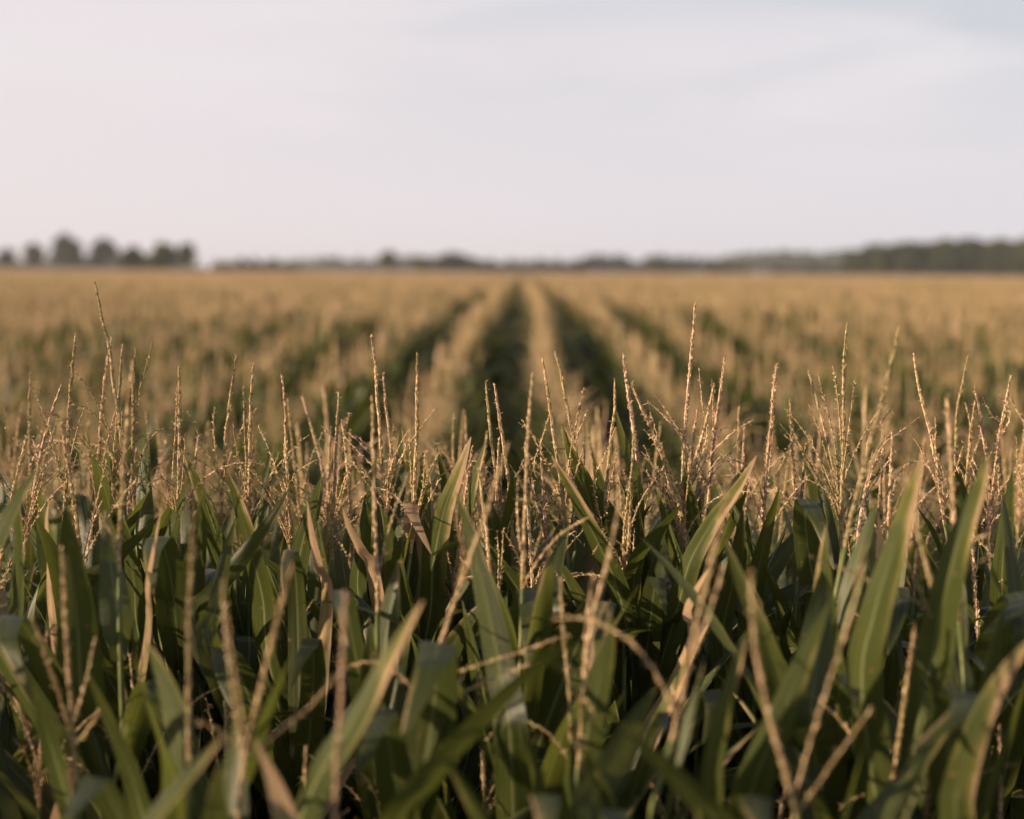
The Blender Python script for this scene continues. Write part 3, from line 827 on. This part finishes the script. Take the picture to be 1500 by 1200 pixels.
prnd = random.Random(21)
protos, KIDS = [], {}
for i in range(9):
    st, ta, lv = proto_parts(prnd)
    parts = [('stalk', st.mesh('stalk', [M_STALK])), ('tassel', ta.mesh('tassel', [prnd.choice([M_TAN, M_TAN, M_ROSY, M_OLIVE])], smooth=False))]
    parts += [('leaf', m.mesh('leaf', [prnd.choice([M_LEAF] * 9 + [M_LEAF_TIP])])) for m in lv]
    protos.append(parts)

spots = []
y_of_row = {}
for k in range(-7, 7):
    x0 = ROW0 + (k + 0.5) * PITCHR
    y = 4.45 + prnd.uniform(0, 0.15)
    while y < 40:
        if prnd.random() > 0.05:
            spots.append((k, x0 + wander(k, y) + prnd.gauss(0, 0.04), y))
        y += prnd.uniform(0.15, 0.20)
Y_BEG = 6.1
inframe = sorted([s for s in spots if s[2] > Y_BEG and abs(s[1]) < 0.31 * s[2] + 0.12], key=lambda s: s[2])
N_MID = 300 - len(PLANTS)
mid = inframe[:N_MID]
Y_MID = mid[-1][2]
mid_set = set(mid)
first_of = {}
for k, x, y in mid:
    first_of.setdefault(k, y)
src_root = {}
for k, x, y in mid:
    i = prnd.randrange(len(protos))
    nth, sd_ = row_words(k)
    lab = f'out-of-focus maize plant in the {nth} long row {sd_} of the central dark furrow'
    grp = f'{nth} long row {sd_} of the central furrow'
    if y == first_of[k]:
        lab = f'blurred maize plant heading the {nth} long row {sd_} of the central furrow'
    h = (TOP + canopy(x, y) + prnd.gauss(0, 0.065)) / TOP
    rz = prnd.choice([0, math.pi]) + prnd.gauss(0, 0.35)
    sc = (1.12, 1.12, h)
    if i not in src_root:
        r = plant_root(x, y, lab, grp, ground_z(y))
        r.rotation_euler = (0, 0, rz)
        r.scale = sc
        KIDS[r.name] = [link(nm, me, r) for nm, me in protos[i]]
        src_root[i] = r
    else:
        copy_plant(src_root[i], x, y, rz, sc, lab, grp)


# ---- sources for the mass, kept in a collection of their own that is not in the scene
def merge_into(mb, other, off, rz, sc, mi):
    c, s = math.cos(rz), math.sin(rz)
    V = np.concatenate(other.v) * np.array([1, 1, sc])
    V = np.stack([V[:, 0] * c - V[:, 1] * s + off[0], V[:, 0] * s + V[:, 1] * c + off[1], V[:, 2]], 1)
    mb.add(V, other.f, np.concatenate(other.uv), mi)


def coarse_spike(mb, P, r, sides=3):
    n = len(P)
    rad = r * (1 + 0.35 * np.where(np.arange(n) % 2 == 0, 1, -1)) * np.linspace(1.0, 0.55, n)
    tube(mb, P, rad, sides, 0, cap=False)


def lod_plant(rnd, seg, across, n_leaf, rings, br, thick=1.0):
    ln = rnd.uniform(0.24, 0.32)
    hb = TOP - ln
    st, ta, lv = MB(), MB(), MB()
    tube(st, spline([(0, 0, 0.3), (0, 0, hb)], 4), [0.011, 0.009, 0.006, 0.004], 4, cap=False)
    P = arc((0, 0, hb), rnd.uniform(0, 6.28), R(rnd.uniform(0, 8)), R(rnd.uniform(3, 18)), ln, rings, 1.2)
    coarse_spike(ta, P, 0.0056 * thick, 4)
    for _ in range(rnd.randint(br - 1, br + 2)):
        q = lateral(P, rnd, 1.3)[::2]
        coarse_spike(ta, q, 0.0034 * thick)
    z = hb - rnd.uniform(0.08, 0.16)
    az = R(rnd.uniform(-45, 45))
    for i in range(n_leaf):
        rand_leaf(lv, (0, 0, z), az + (math.pi if i % 2 else 0) + rnd.gauss(0, 0.3), i, n=seg, across=across, rnd=rnd)
        z -= rnd.uniform(0.13, 0.19)
    return st, ta, lv


src = bpy.data.collections.new('maize_sources')
srnd = random.Random(77)
n_src = 0


def add_source(parts_list, tm):
    """parts_list: [(plant parts, offset, turn, height scale)] -> one merged source mesh"""
    global n_src
    mb = MB()
    for (st, ta, lv), off, rz, sc in parts_list:
        merge_into(mb, st, off, rz, sc, 0)
        merge_into(mb, ta, off, rz, sc, 1)
        merge_into(mb, lv, off, rz, sc, 2)
    me = mb.mesh('maize_source', [M_STALK, tm, M_LEAF])
    o = bpy.data.objects.new('maize_source_%02d' % n_src, me)
    src.objects.link(o)
    n_src += 1


TMS = [M_TAN, M_TAN, M_ROSY, M_OLIVE, M_TAN, M_ROSY]
for i in range(8):
    add_source([(lod_plant(srnd, 9, 2, 8, 12, 6), (0, 0), 0, 1.0)], TMS[i % 6])
NA = 8
base_b = [lod_plant(srnd, 7, 2, 6, 8, 5, 1.1) for _ in range(8)]
for i in range(5):
    pl = []
    for j in range(9):
        pl.append((srnd.choice(base_b), (srnd.gauss(0, 0.03), (j - 4) * 0.168 + srnd.gauss(0, 0.02)), srnd.choice([0, math.pi]) + srnd.gauss(0, 0.4), 1 + srnd.gauss(0, 0.028)))
    add_source(pl, TMS[i])
NB = 5
base_c = [lod_plant(srnd, 5, 2, 4, 5, 4, 1.5) for _ in range(8)]
for i in range(4):
    pl = []
    for rw in range(4):
        for j in range(36):
            pl.append((srnd.choice(base_c), ((rw - 1.5) * PITCHR + srnd.gauss(0, 0.04), (j - 17.5) * 0.168), srnd.uniform(0, 6.28), 1 + srnd.gauss(0, 0.03)))
    add_source(pl, TMS[i])
NC = 4

PTS, IDX, ROT, SCL = [], [], [], []


def put(x, y, z, i, rz, s):
    PTS.append((x, y, ground_z(y) + z)); IDX.append(i); ROT.append((0, 0, rz)); SCL.append(s)


# the edge block beyond the photo's sides (extra unseen rows on the left are added to shade the plants in view) and the rows close by, outside the frame
for yr, sgn, x_end in [(v, -1, 4.2) for v in (1.2, 1.65, 2.0, 2.35, 2.7, 3.05, 3.4, 3.8)] + [(v, 1, 2.2) for v in (1.65, 2.35, 3.05, 3.8)]:
    if True:
        x = 0.31 * yr + 0.25
        while x < x_end:
            put(sgn * x, yr + srnd.uniform(-0.1, 0.1), 0, srnd.randrange(NA), srnd.uniform(0, 6.28), (1, 1, 0.97 + srnd.gauss(0, 0.03) - (0.14 if yr < 2 else 0)))
            x += srnd.uniform(0.10, 0.15)
# unseen maize added behind and beside the camera to shade the near leaves
for yr in (-3.0, -2.25, -1.5, -0.75, 0.0, 0.8):
    x = -4.0
    while x < 2.6:
        if x * x + yr * yr > 0.3:
            put(x, yr + srnd.uniform(-0.1, 0.1), 0, srnd.randrange(NA), srnd.uniform(0, 6.28), (1, 1, (EYE.z - (0.66 if yr > 0.5 and abs(x) < 0.6 else 0.4) + srnd.gauss(0, 0.04)) / TOP))
        x += srnd.uniform(0.1, 0.15)
YA, YB, YC = 42.0, 138.0, 400.0
for k in range(-40, 40):
    x0 = ROW0 + (k + 0.5) * PITCHR
    y = 4.45 + srnd.uniform(0, 0.15)
    while y < YA:
        if abs(x0) < 0.34 * y + 2.6:
            inside = -7 <= k < 7 and abs(x0) < 0.31 * y + 0.12 and Y_BEG - 0.05 < y < Y_MID + 0.06
            if not inside:
                h = (TOP + canopy(x0, y) + srnd.gauss(0, 0.055)) / TOP
                wd = float(np.interp(y, [11, 14, 22], [1.12, 1.25, 1.75]))
                if srnd.random() > 0.05:
                    put(x0 + wander(k, y) + srnd.gauss(0, 0.04), y, 0, srnd.randrange(NA), srnd.choice([0, math.pi]) + srnd.gauss(0, 0.5), (wd, wd, h))
        y += srnd.uniform(0.15, 0.19)
for k in range(-80, 80):
    x0 = ROW0 + (k + 0.5) * PITCHR
    y = YA + 0.75
    while y < YB:
        if abs(x0) < 0.34 * y + 4:
            put(x0 + wander(k, y) + srnd.gauss(0, 0.05), y, 0, NA + srnd.randrange(NB), srnd.choice([0, math.pi]), (1.8, 1,  (TOP + canopy(x0, y) + srnd.gauss(0, 0.02)) / TOP))
        y += 1.5
for k in range(-52, 52):
    x0 = ROW0 + (k + 0.5) * PITCHR * 4
    y = YB + 3
    while y < YC:
        if abs(x0) < 0.34 * y + 8:
            put(x0, y, 0, NA + NB + srnd.randrange(NC), srnd.choice([0, math.pi]), (1, 1, (TOP + canopy(x0, y) * 0.8) / TOP))
        y += 6.0


def instanced(name, pts, idx, rot, scl, collection):
    me = bpy.data.meshes.new(name)
    me.from_pydata(pts, [], [])
    a = me.attributes.new('pick', 'INT', 'POINT'); a.data.foreach_set('value', np.array(idx, np.int32))
    a = me.attributes.new('turn', 'FLOAT_VECTOR', 'POINT'); a.data.foreach_set('vector', np.array(rot, np.float32).ravel())
    a = me.attributes.new('size', 'FLOAT_VECTOR', 'POINT'); a.data.foreach_set('vector', np.array(scl, np.float32).ravel())
    o = link(name, me)
    ng = bpy.data.node_groups.new(name + '_scatter', 'GeometryNodeTree')
    ng.interface.new_socket('Geometry', in_out='INPUT', socket_type='NodeSocketGeometry')
    ng.interface.new_socket('Geometry', in_out='OUTPUT', socket_type='NodeSocketGeometry')
    gi, go = ng.nodes.new('NodeGroupInput'), ng.nodes.new('NodeGroupOutput')
    ci = ng.nodes.new('GeometryNodeCollectionInfo')
    ci.inputs['Collection'].default_value = collection
    ci.inputs['Separate Children'].default_value = True
    ci.inputs['Reset Children'].default_value = True
    ip = ng.nodes.new('GeometryNodeInstanceOnPoints')
    ip.inputs['Pick Instance'].default_value = True

    def attr(nm, t):
        n = ng.nodes.new('GeometryNodeInputNamedAttribute')
        n.data_type = t
        n.inputs['Name'].default_value = nm
        return next(s for s in n.outputs if s.enabled and s.name == 'Attribute')
    ng.links.new(gi.outputs[0], ip.inputs['Points'])
    ng.links.new(ci.outputs[0], ip.inputs['Instance'])
    ng.links.new(attr('pick', 'INT'), ip.inputs['Instance Index'])
    ng.links.new(attr('turn', 'FLOAT_VECTOR'), ip.inputs['Rotation'])
    ng.links.new(attr('size', 'FLOAT_VECTOR'), ip.inputs['Scale'])
    ng.links.new(ip.outputs[0], go.inputs[0])
    md = o.modifiers.new('scatter', 'NODES')
    md.node_group = ng
    return o


tag(instanced('maize_field', PTS, IDX, ROT, SCL, src), kind='stuff', label='mass of tasselled maize running in rows to the far field edge')

# ------------------------------------------------------------------ ground
def sheet(name, ys, xs, lift, mat):
    mb = MB()
    V = [(x, y, ground_z(y) + lift) for y in ys for x in xs]
    k = len(xs)
    mb.add(V, [(i * k + j, i * k + j + 1, (i + 1) * k + j + 1, (i + 1) * k + j) for i in range(len(ys) - 1) for j in range(k - 1)])
    return tag(link(name, mb.mesh(name, [mat])), kind='structure')


YS = [-60, 0, 3, 4.2, 4.8, 5.4, 6, 8, 10.5, 13, 15.5, 18, 24, 31, 45, 60, 100, 150, 300, 404] + [404 + 8 * i for i in range(1, 11)] + [600, 800, 1200, 2000, 4000, 8000]
sheet('ground', YS, [-6000, -1500, -500, 0, 500, 1500, 6000], 0.0, M_SOIL)
sheet('stubble_field', [y for y in YS if y >= 404], [-5900, -1500, -500, 0, 500, 1500, 5900], 0.05, M_STUBBLE)


# ------------------------------------------------------------------ trees
def crown_geo(mb, rnd, r, h, z0, n, leaf, lobes=9):
    """leaf sprays gathered in uneven clumps over a crown r wide and h tall that starts at z0"""
    cl = []
    for i in range(lobes):
        t = rnd.random()
        zz = z0 + h * (0.15 + 0.62 * t)
        rr = r * math.sqrt(max(0.0, 1 - ((t - 0.3) / 0.72) ** 2)) * rnd.uniform(0.3, 0.66)
        a = rnd.uniform(0, 6.28)
        cl.append((rr * math.cos(a), rr * math.sin(a), zz, r * rnd.uniform(0.28, 0.46)))
    cl.append((0, 0, z0 + h * 0.45, r * 0.6))
    cl.append((r * rnd.uniform(-0.2, 0.2), 0, z0 + h - r * 0.34, r * 0.36))
    tot = sum(c[3] ** 2 for c in cl)
    for cx, cy, cz, cr in cl:
        m = int(n * cr * cr / tot)
        d = unit(rng.normal(size=(m, 3)))
        rad = cr * rng.random(m) ** 0.4
        c = np.array([cx, cy, cz]) + d * rad[:, None] * np.array([1, 1, 0.85])
        a = unit(rng.normal(size=(m, 3)))
        b = unit(np.cross(a, rng.normal(size=(m, 3))))
        s = leaf * rng.uniform(0.6, 1.4, m)[:, None]
        V = np.stack([c - a * s, c + b * s * 0.6, c + a * s, c - b * s * 0.6], 1).reshape(-1, 3)
        mb.add(V, [(4 * i, 4 * i + 1, 4 * i + 2, 4 * i + 3) for i in range(m)])


def trunk_geo(mb, rnd, r, h, z0):
    tube(mb, spline([(0, 0, -0.4), (rnd.uniform(-.1, .1), 0, z0 * 0.6), (0, rnd.uniform(-.2, .2), z0 + h * 0.6)], 8), np.linspace(r * 0.09, r * 0.025, 8), 7)
    for i in range(6):
        a = i * 1.05 + rnd.uniform(0, 0.5)
        zz = z0 + h * rnd.uniform(0.05, 0.4)
        tube(mb, spline([(0, 0, zz), (math.cos(a) * r * 0.35, math.sin(a) * r * 0.35, zz + h * 0.16), (math.cos(a) * r * 0.6, math.sin(a) * r * 0.6, zz + h * 0.34)], 5), np.linspace(r * 0.04, r * 0.012, 5), 5)


def tree(px, py_top, half_px, D, label, group, mat, low=0.02, lobes=9):
    b = at(px, 397, D)
    gz = ground_z(D)
    top = at(px, py_top, D).z - gz
    r = half_px * D / FPX
    rnd = random.Random(label)
    root = bpy.data.objects.new('tree', None)
    COL.objects.link(root)
    root.location = (b.x, D, gz)
    tag(root, label, 'tree', group)
    t, c = MB(), MB()
    z0 = top * low
    trunk_geo(t, rnd, r, top - z0, z0)
    link('trunk', t.mesh('trunk', [M_BARK]), root)
    crown_geo(c, rnd, r, top - z0, z0, 3600, r * 0.085, lobes)
    link('crown', c.mesh('crown', [mat], smooth=False), root)


TG = 'trees beyond the field'
tree(10, 363, 21, 800, 'low grey tree cut by the left edge of the photo', TG, M_TREE_DARK)
tree(48, 354, 22, 790, 'rounded grey tree, second from the left edge', TG, M_TREE_DARK)
tree(97, 340, 30, 780, 'tallest grey tree of the group beyond the field', TG, M_TREE_DARK, 0.06)
tree(152, 347, 27, 790, 'broad grey tree just right of the tallest one', TG, M_TREE_DARK)
tree(197, 361, 25, 500, 'small dark brown-green tree right of the grey trees', TG, M_TREE_DARK, 0.06)
tree(240, 353, 28, 480, 'green-topped tree, left of two joined crowns', TG, M_TREE, 0.06)
tree(275, 355, 22, 490, 'lighter green tree ending the group, right of two joined crowns', TG, M_TREE, 0.06)
tree(570, 366, 19, 620, 'lone small tree standing over the far hedge, left of the furrow', TG, M_TREE, 0.1)
tree(616, 375, 19, 640, 'low round tree between the lone tree and a dark thicket', TG, M_TREE, 0.08)

# far woods and hedges that read as one mass: (from px, to px, skyline py at the ends and middle, distance)
wsrc = bpy.data.collections.new('wood_sources')
wr = random.Random(9)
for i in range(5):
    mb = MB()
    t, c = MB(), MB()
    trunk_geo(t, wr, 0.34, 0.85, 0.12)
    crown_geo(c, wr, 0.36, 0.92, 0.08, 900, 0.05, 8)
    merge_into(mb, t, (0, 0), 0, 1, 0)
    merge_into(mb, c, (0, 0), 0, 1, 1)
    o = bpy.data.objects.new('wood_source_%d' % i, mb.mesh('wood_source', [M_BARK, M_TREE_DARK if i % 2 else M_TREE], smooth=False))
    wsrc.objects.link(o)


def wood(name, label, bands):
    pts, idx, rot, scl = [], [], [], []
    for x0, x1, sky_pts, D, depth, pitch in bands:
        n = int((x1 - x0) / pitch)
        for j in range(depth):
            for i in range(n):
                px = x0 + (i + wr.random()) * (x1 - x0) / n
                Dj = D + j * D * 0.02 + wr.uniform(-4, 4)
                py = np.interp(px, [p[0] for p in sky_pts], [p[1] for p in sky_pts]) + wr.choice([-1, -1, 1, 1, 1]) * wr.random() ** 2 * 8.0
                gz = ground_z(Dj)
                P = at(px, py, Dj)
                h = max(1.2, P.z - gz)
                wd = h * wr.uniform(0.8, 1.25)
                pts.append((P.x, Dj, gz - 0.05 * h)); idx.append(wr.randrange(5)); rot.append((0, 0, wr.uniform(0, 6.28))); scl.append((wd, wd, h * 1.05))
    tag(instanced(name, pts, idx, rot, scl, wsrc), kind='stuff', label=label)


wood('woods', 'dark wooded rise along the horizon at the right',
     [(1245, 1560, [(1245, 372), (1275, 364), (1340, 358), (1400, 354), (1560, 355)], 720, 4, 4),
      (1040, 1260, [(1040, 381), (1090, 374), (1160, 371), (1260, 373)], 1800, 3, 4),
      (830, 1060, [(830, 388), (860, 379), (905, 378), (930, 384), (960, 378), (1000, 381), (1060, 382)], 980, 3, 4),
      (636, 715, [(636, 380), (655, 374), (680, 376), (715, 388)], 700, 3, 3.5),
      (690, 860, [(690, 384), (740, 386), (790, 385), (860, 383)], 600, 3, 4),
      (430, 660, [(430, 383), (520, 381), (660, 379)], 1500, 3, 3),
      (308, 438, [(308, 387), (345, 382), (400, 384), (438, 388)], 560, 3, 3),
      (-60, 230, [(-60, 384), (60, 387), (130, 386), (230, 389)], 900, 4, 3),
      (165, 300, [(165, 387), (300, 390)], 520, 2, 3),
      *[(a, b, [(a, 392), (b, 391)], 640, 2, 4) for a, b in ((950, 1005), (1035, 1095), (1130, 1290), (1345, 1395), (1440, 1560))]])

# ------------------------------------------------------------------ lighting, sky
SUN_AZ = R(-108.0)      # clockwise from +Y: over the left shoulder
SUN_EL = R(10.5)
sd = bpy.data.lights.new('sun', 'SUN')
sd.energy = 5.0
sd.angle = R(0.6)
sd.color = (1.0, 0.76, 0.52)
sun = bpy.data.objects.new('sun', sd)
COL.objects.link(sun)
to_sun = Vector((math.sin(SUN_AZ) * math.cos(SUN_EL), math.cos(SUN_AZ) * math.cos(SUN_EL), math.sin(SUN_EL)))
sun.rotation_euler = to_sun.to_track_quat('Z', 'Y').to_euler()
sun.location = to_sun * 50

w = bpy.data.worlds.new('World')
SC.world = w
w.use_nodes = True
nt = w.node_tree
for n in list(nt.nodes):
    nt.nodes.remove(n)
wo = N(nt, 'ShaderNodeOutputWorld')
bg = N(nt, 'ShaderNodeBackground')
bg.inputs[1].default_value = 0.0665
sky = N(nt, 'ShaderNodeTexSky')
sky.sky_type = 'NISHITA'
sky.sun_disc = False
sky.sun_elevation = SUN_EL
sky.sun_rotation = SUN_AZ
sky.dust_density = 2.0
tc = N(nt, 'ShaderNodeTexCoord')
sp = N(nt, 'ShaderNodeSeparateXYZ')
L(nt, tc.outputs['Generated'], sp.inputs[0])
# a thin high overcast: warmer towards the sun's side, bluer away from it
side = ramp01(nt, sp.outputs[0], -0.32, 0.34)
veil = mixc(nt, side, (6.95, 6.34, 6.52), (6.45, 6.18, 6.56))
mp = N(nt, 'ShaderNodeMapping')
mp.inputs['Scale'].default_value = (1.0, 1.0, 6.5)
mp.inputs['Location'].default_value = (0.35, 0.2, 0.3)
L(nt, tc.outputs['Generated'], mp.inputs[0])
cn = N(nt, 'ShaderNodeTexNoise')
cn.inputs['Scale'].default_value = 3.4
cn.inputs['Detail'].default_value = 5.0
cn.inputs['Roughness'].default_value = 0.5
cn.inputs['Distortion'].default_value = 0.4
L(nt, mp.outputs[0], cn.inputs['Vector'])
up = ramp01(nt, sp.outputs[2], 0.02, 0.16)
gapf = math_(nt, 'MULTIPLY', ramp01(nt, cn.outputs[0], 0.44, 0.64), up)
gapf = math_(nt, 'MULTIPLY', gapf, math_(nt, 'ADD', 0.3, math_(nt, 'MULTIPLY', side, 0.65)))
corner = math_(nt, 'MULTIPLY', ramp01(nt, sp.outputs[0], 0.08, 0.30), ramp01(nt, sp.outputs[2], 0.07, 0.15))
gapf = math_(nt, 'ADD', gapf, math_(nt, 'MULTIPLY', corner, math_(nt, 'MULTIPLY', ramp01(nt, cn.outputs[0], 0.3, 0.6), 0.7)), clamp=True)
blue = mixc(nt, 0.03, (5.35, 5.5, 5.95), sky.outputs[0])
cl = mixc(nt, gapf, veil, blue)
brt = math_(nt, 'SUBTRACT', 1.0, ramp01(nt, cn.outputs[0], 0.34, 0.5))
cl = mixc(nt, math_(nt, 'MULTIPLY', math_(nt, 'MULTIPLY', brt, up), 0.45), cl, (7.15, 6.85, 6.95))
fin = mixc(nt, math_(nt, 'ADD', 0.06, math_(nt, 'MULTIPLY', ramp01(nt, sp.outputs[2], 0.2, 0.55), 0.8)), cl, sky.outputs[0])
L(nt, fin, bg.inputs[0])
L(nt, bg.outputs[0], wo.inputs[0])

# ------------------------------------------------------------------ air
hz, nt = new_mat('haze_air')
ho = N(nt, 'ShaderNodeOutputMaterial')
pv = N(nt, 'ShaderNodeVolumePrincipled')
pv.inputs['Color'].default_value = (0.86, 0.87, 0.9, 1)
pv.inputs['Density'].default_value = 0.00018
pv.inputs['Anisotropy'].default_value = 0.2
L(nt, pv.outputs[0], ho.inputs['Volume'])
mb = MB()
X0, X1, Y0, Y1, Z0, Z1 = -1450, 1450, -70, 2650, -1.5, 24
mb.add([(x, y, z) for z in (Z0, Z1) for y in (Y0, Y1) for x in (X0, X1)], [(0, 2, 3, 1), (4, 5, 7, 6), (0, 1, 5, 4), (2, 6, 7, 3), (0, 4, 6, 2), (1, 3, 7, 5)])
tag(link('haze', mb.mesh('haze', [hz], smooth=False)), kind='stuff')

# ------------------------------------------------------------------ render settings
SC.view_settings.view_transform = 'Standard'
SC.view_settings.look = 'None'
SC.view_settings.exposure = 0.92
SC.view_settings.gamma = 1.0
SC.cycles.use_denoising = True
SC.cycles.max_bounces = 8
SC.cycles.diffuse_bounces = 4
SC.cycles.glossy_bounces = 2
SC.cycles.transmission_bounces = 6
SC.cycles.volume_bounces = 0
SC.cycles.sample_clamp_indirect = 6.0
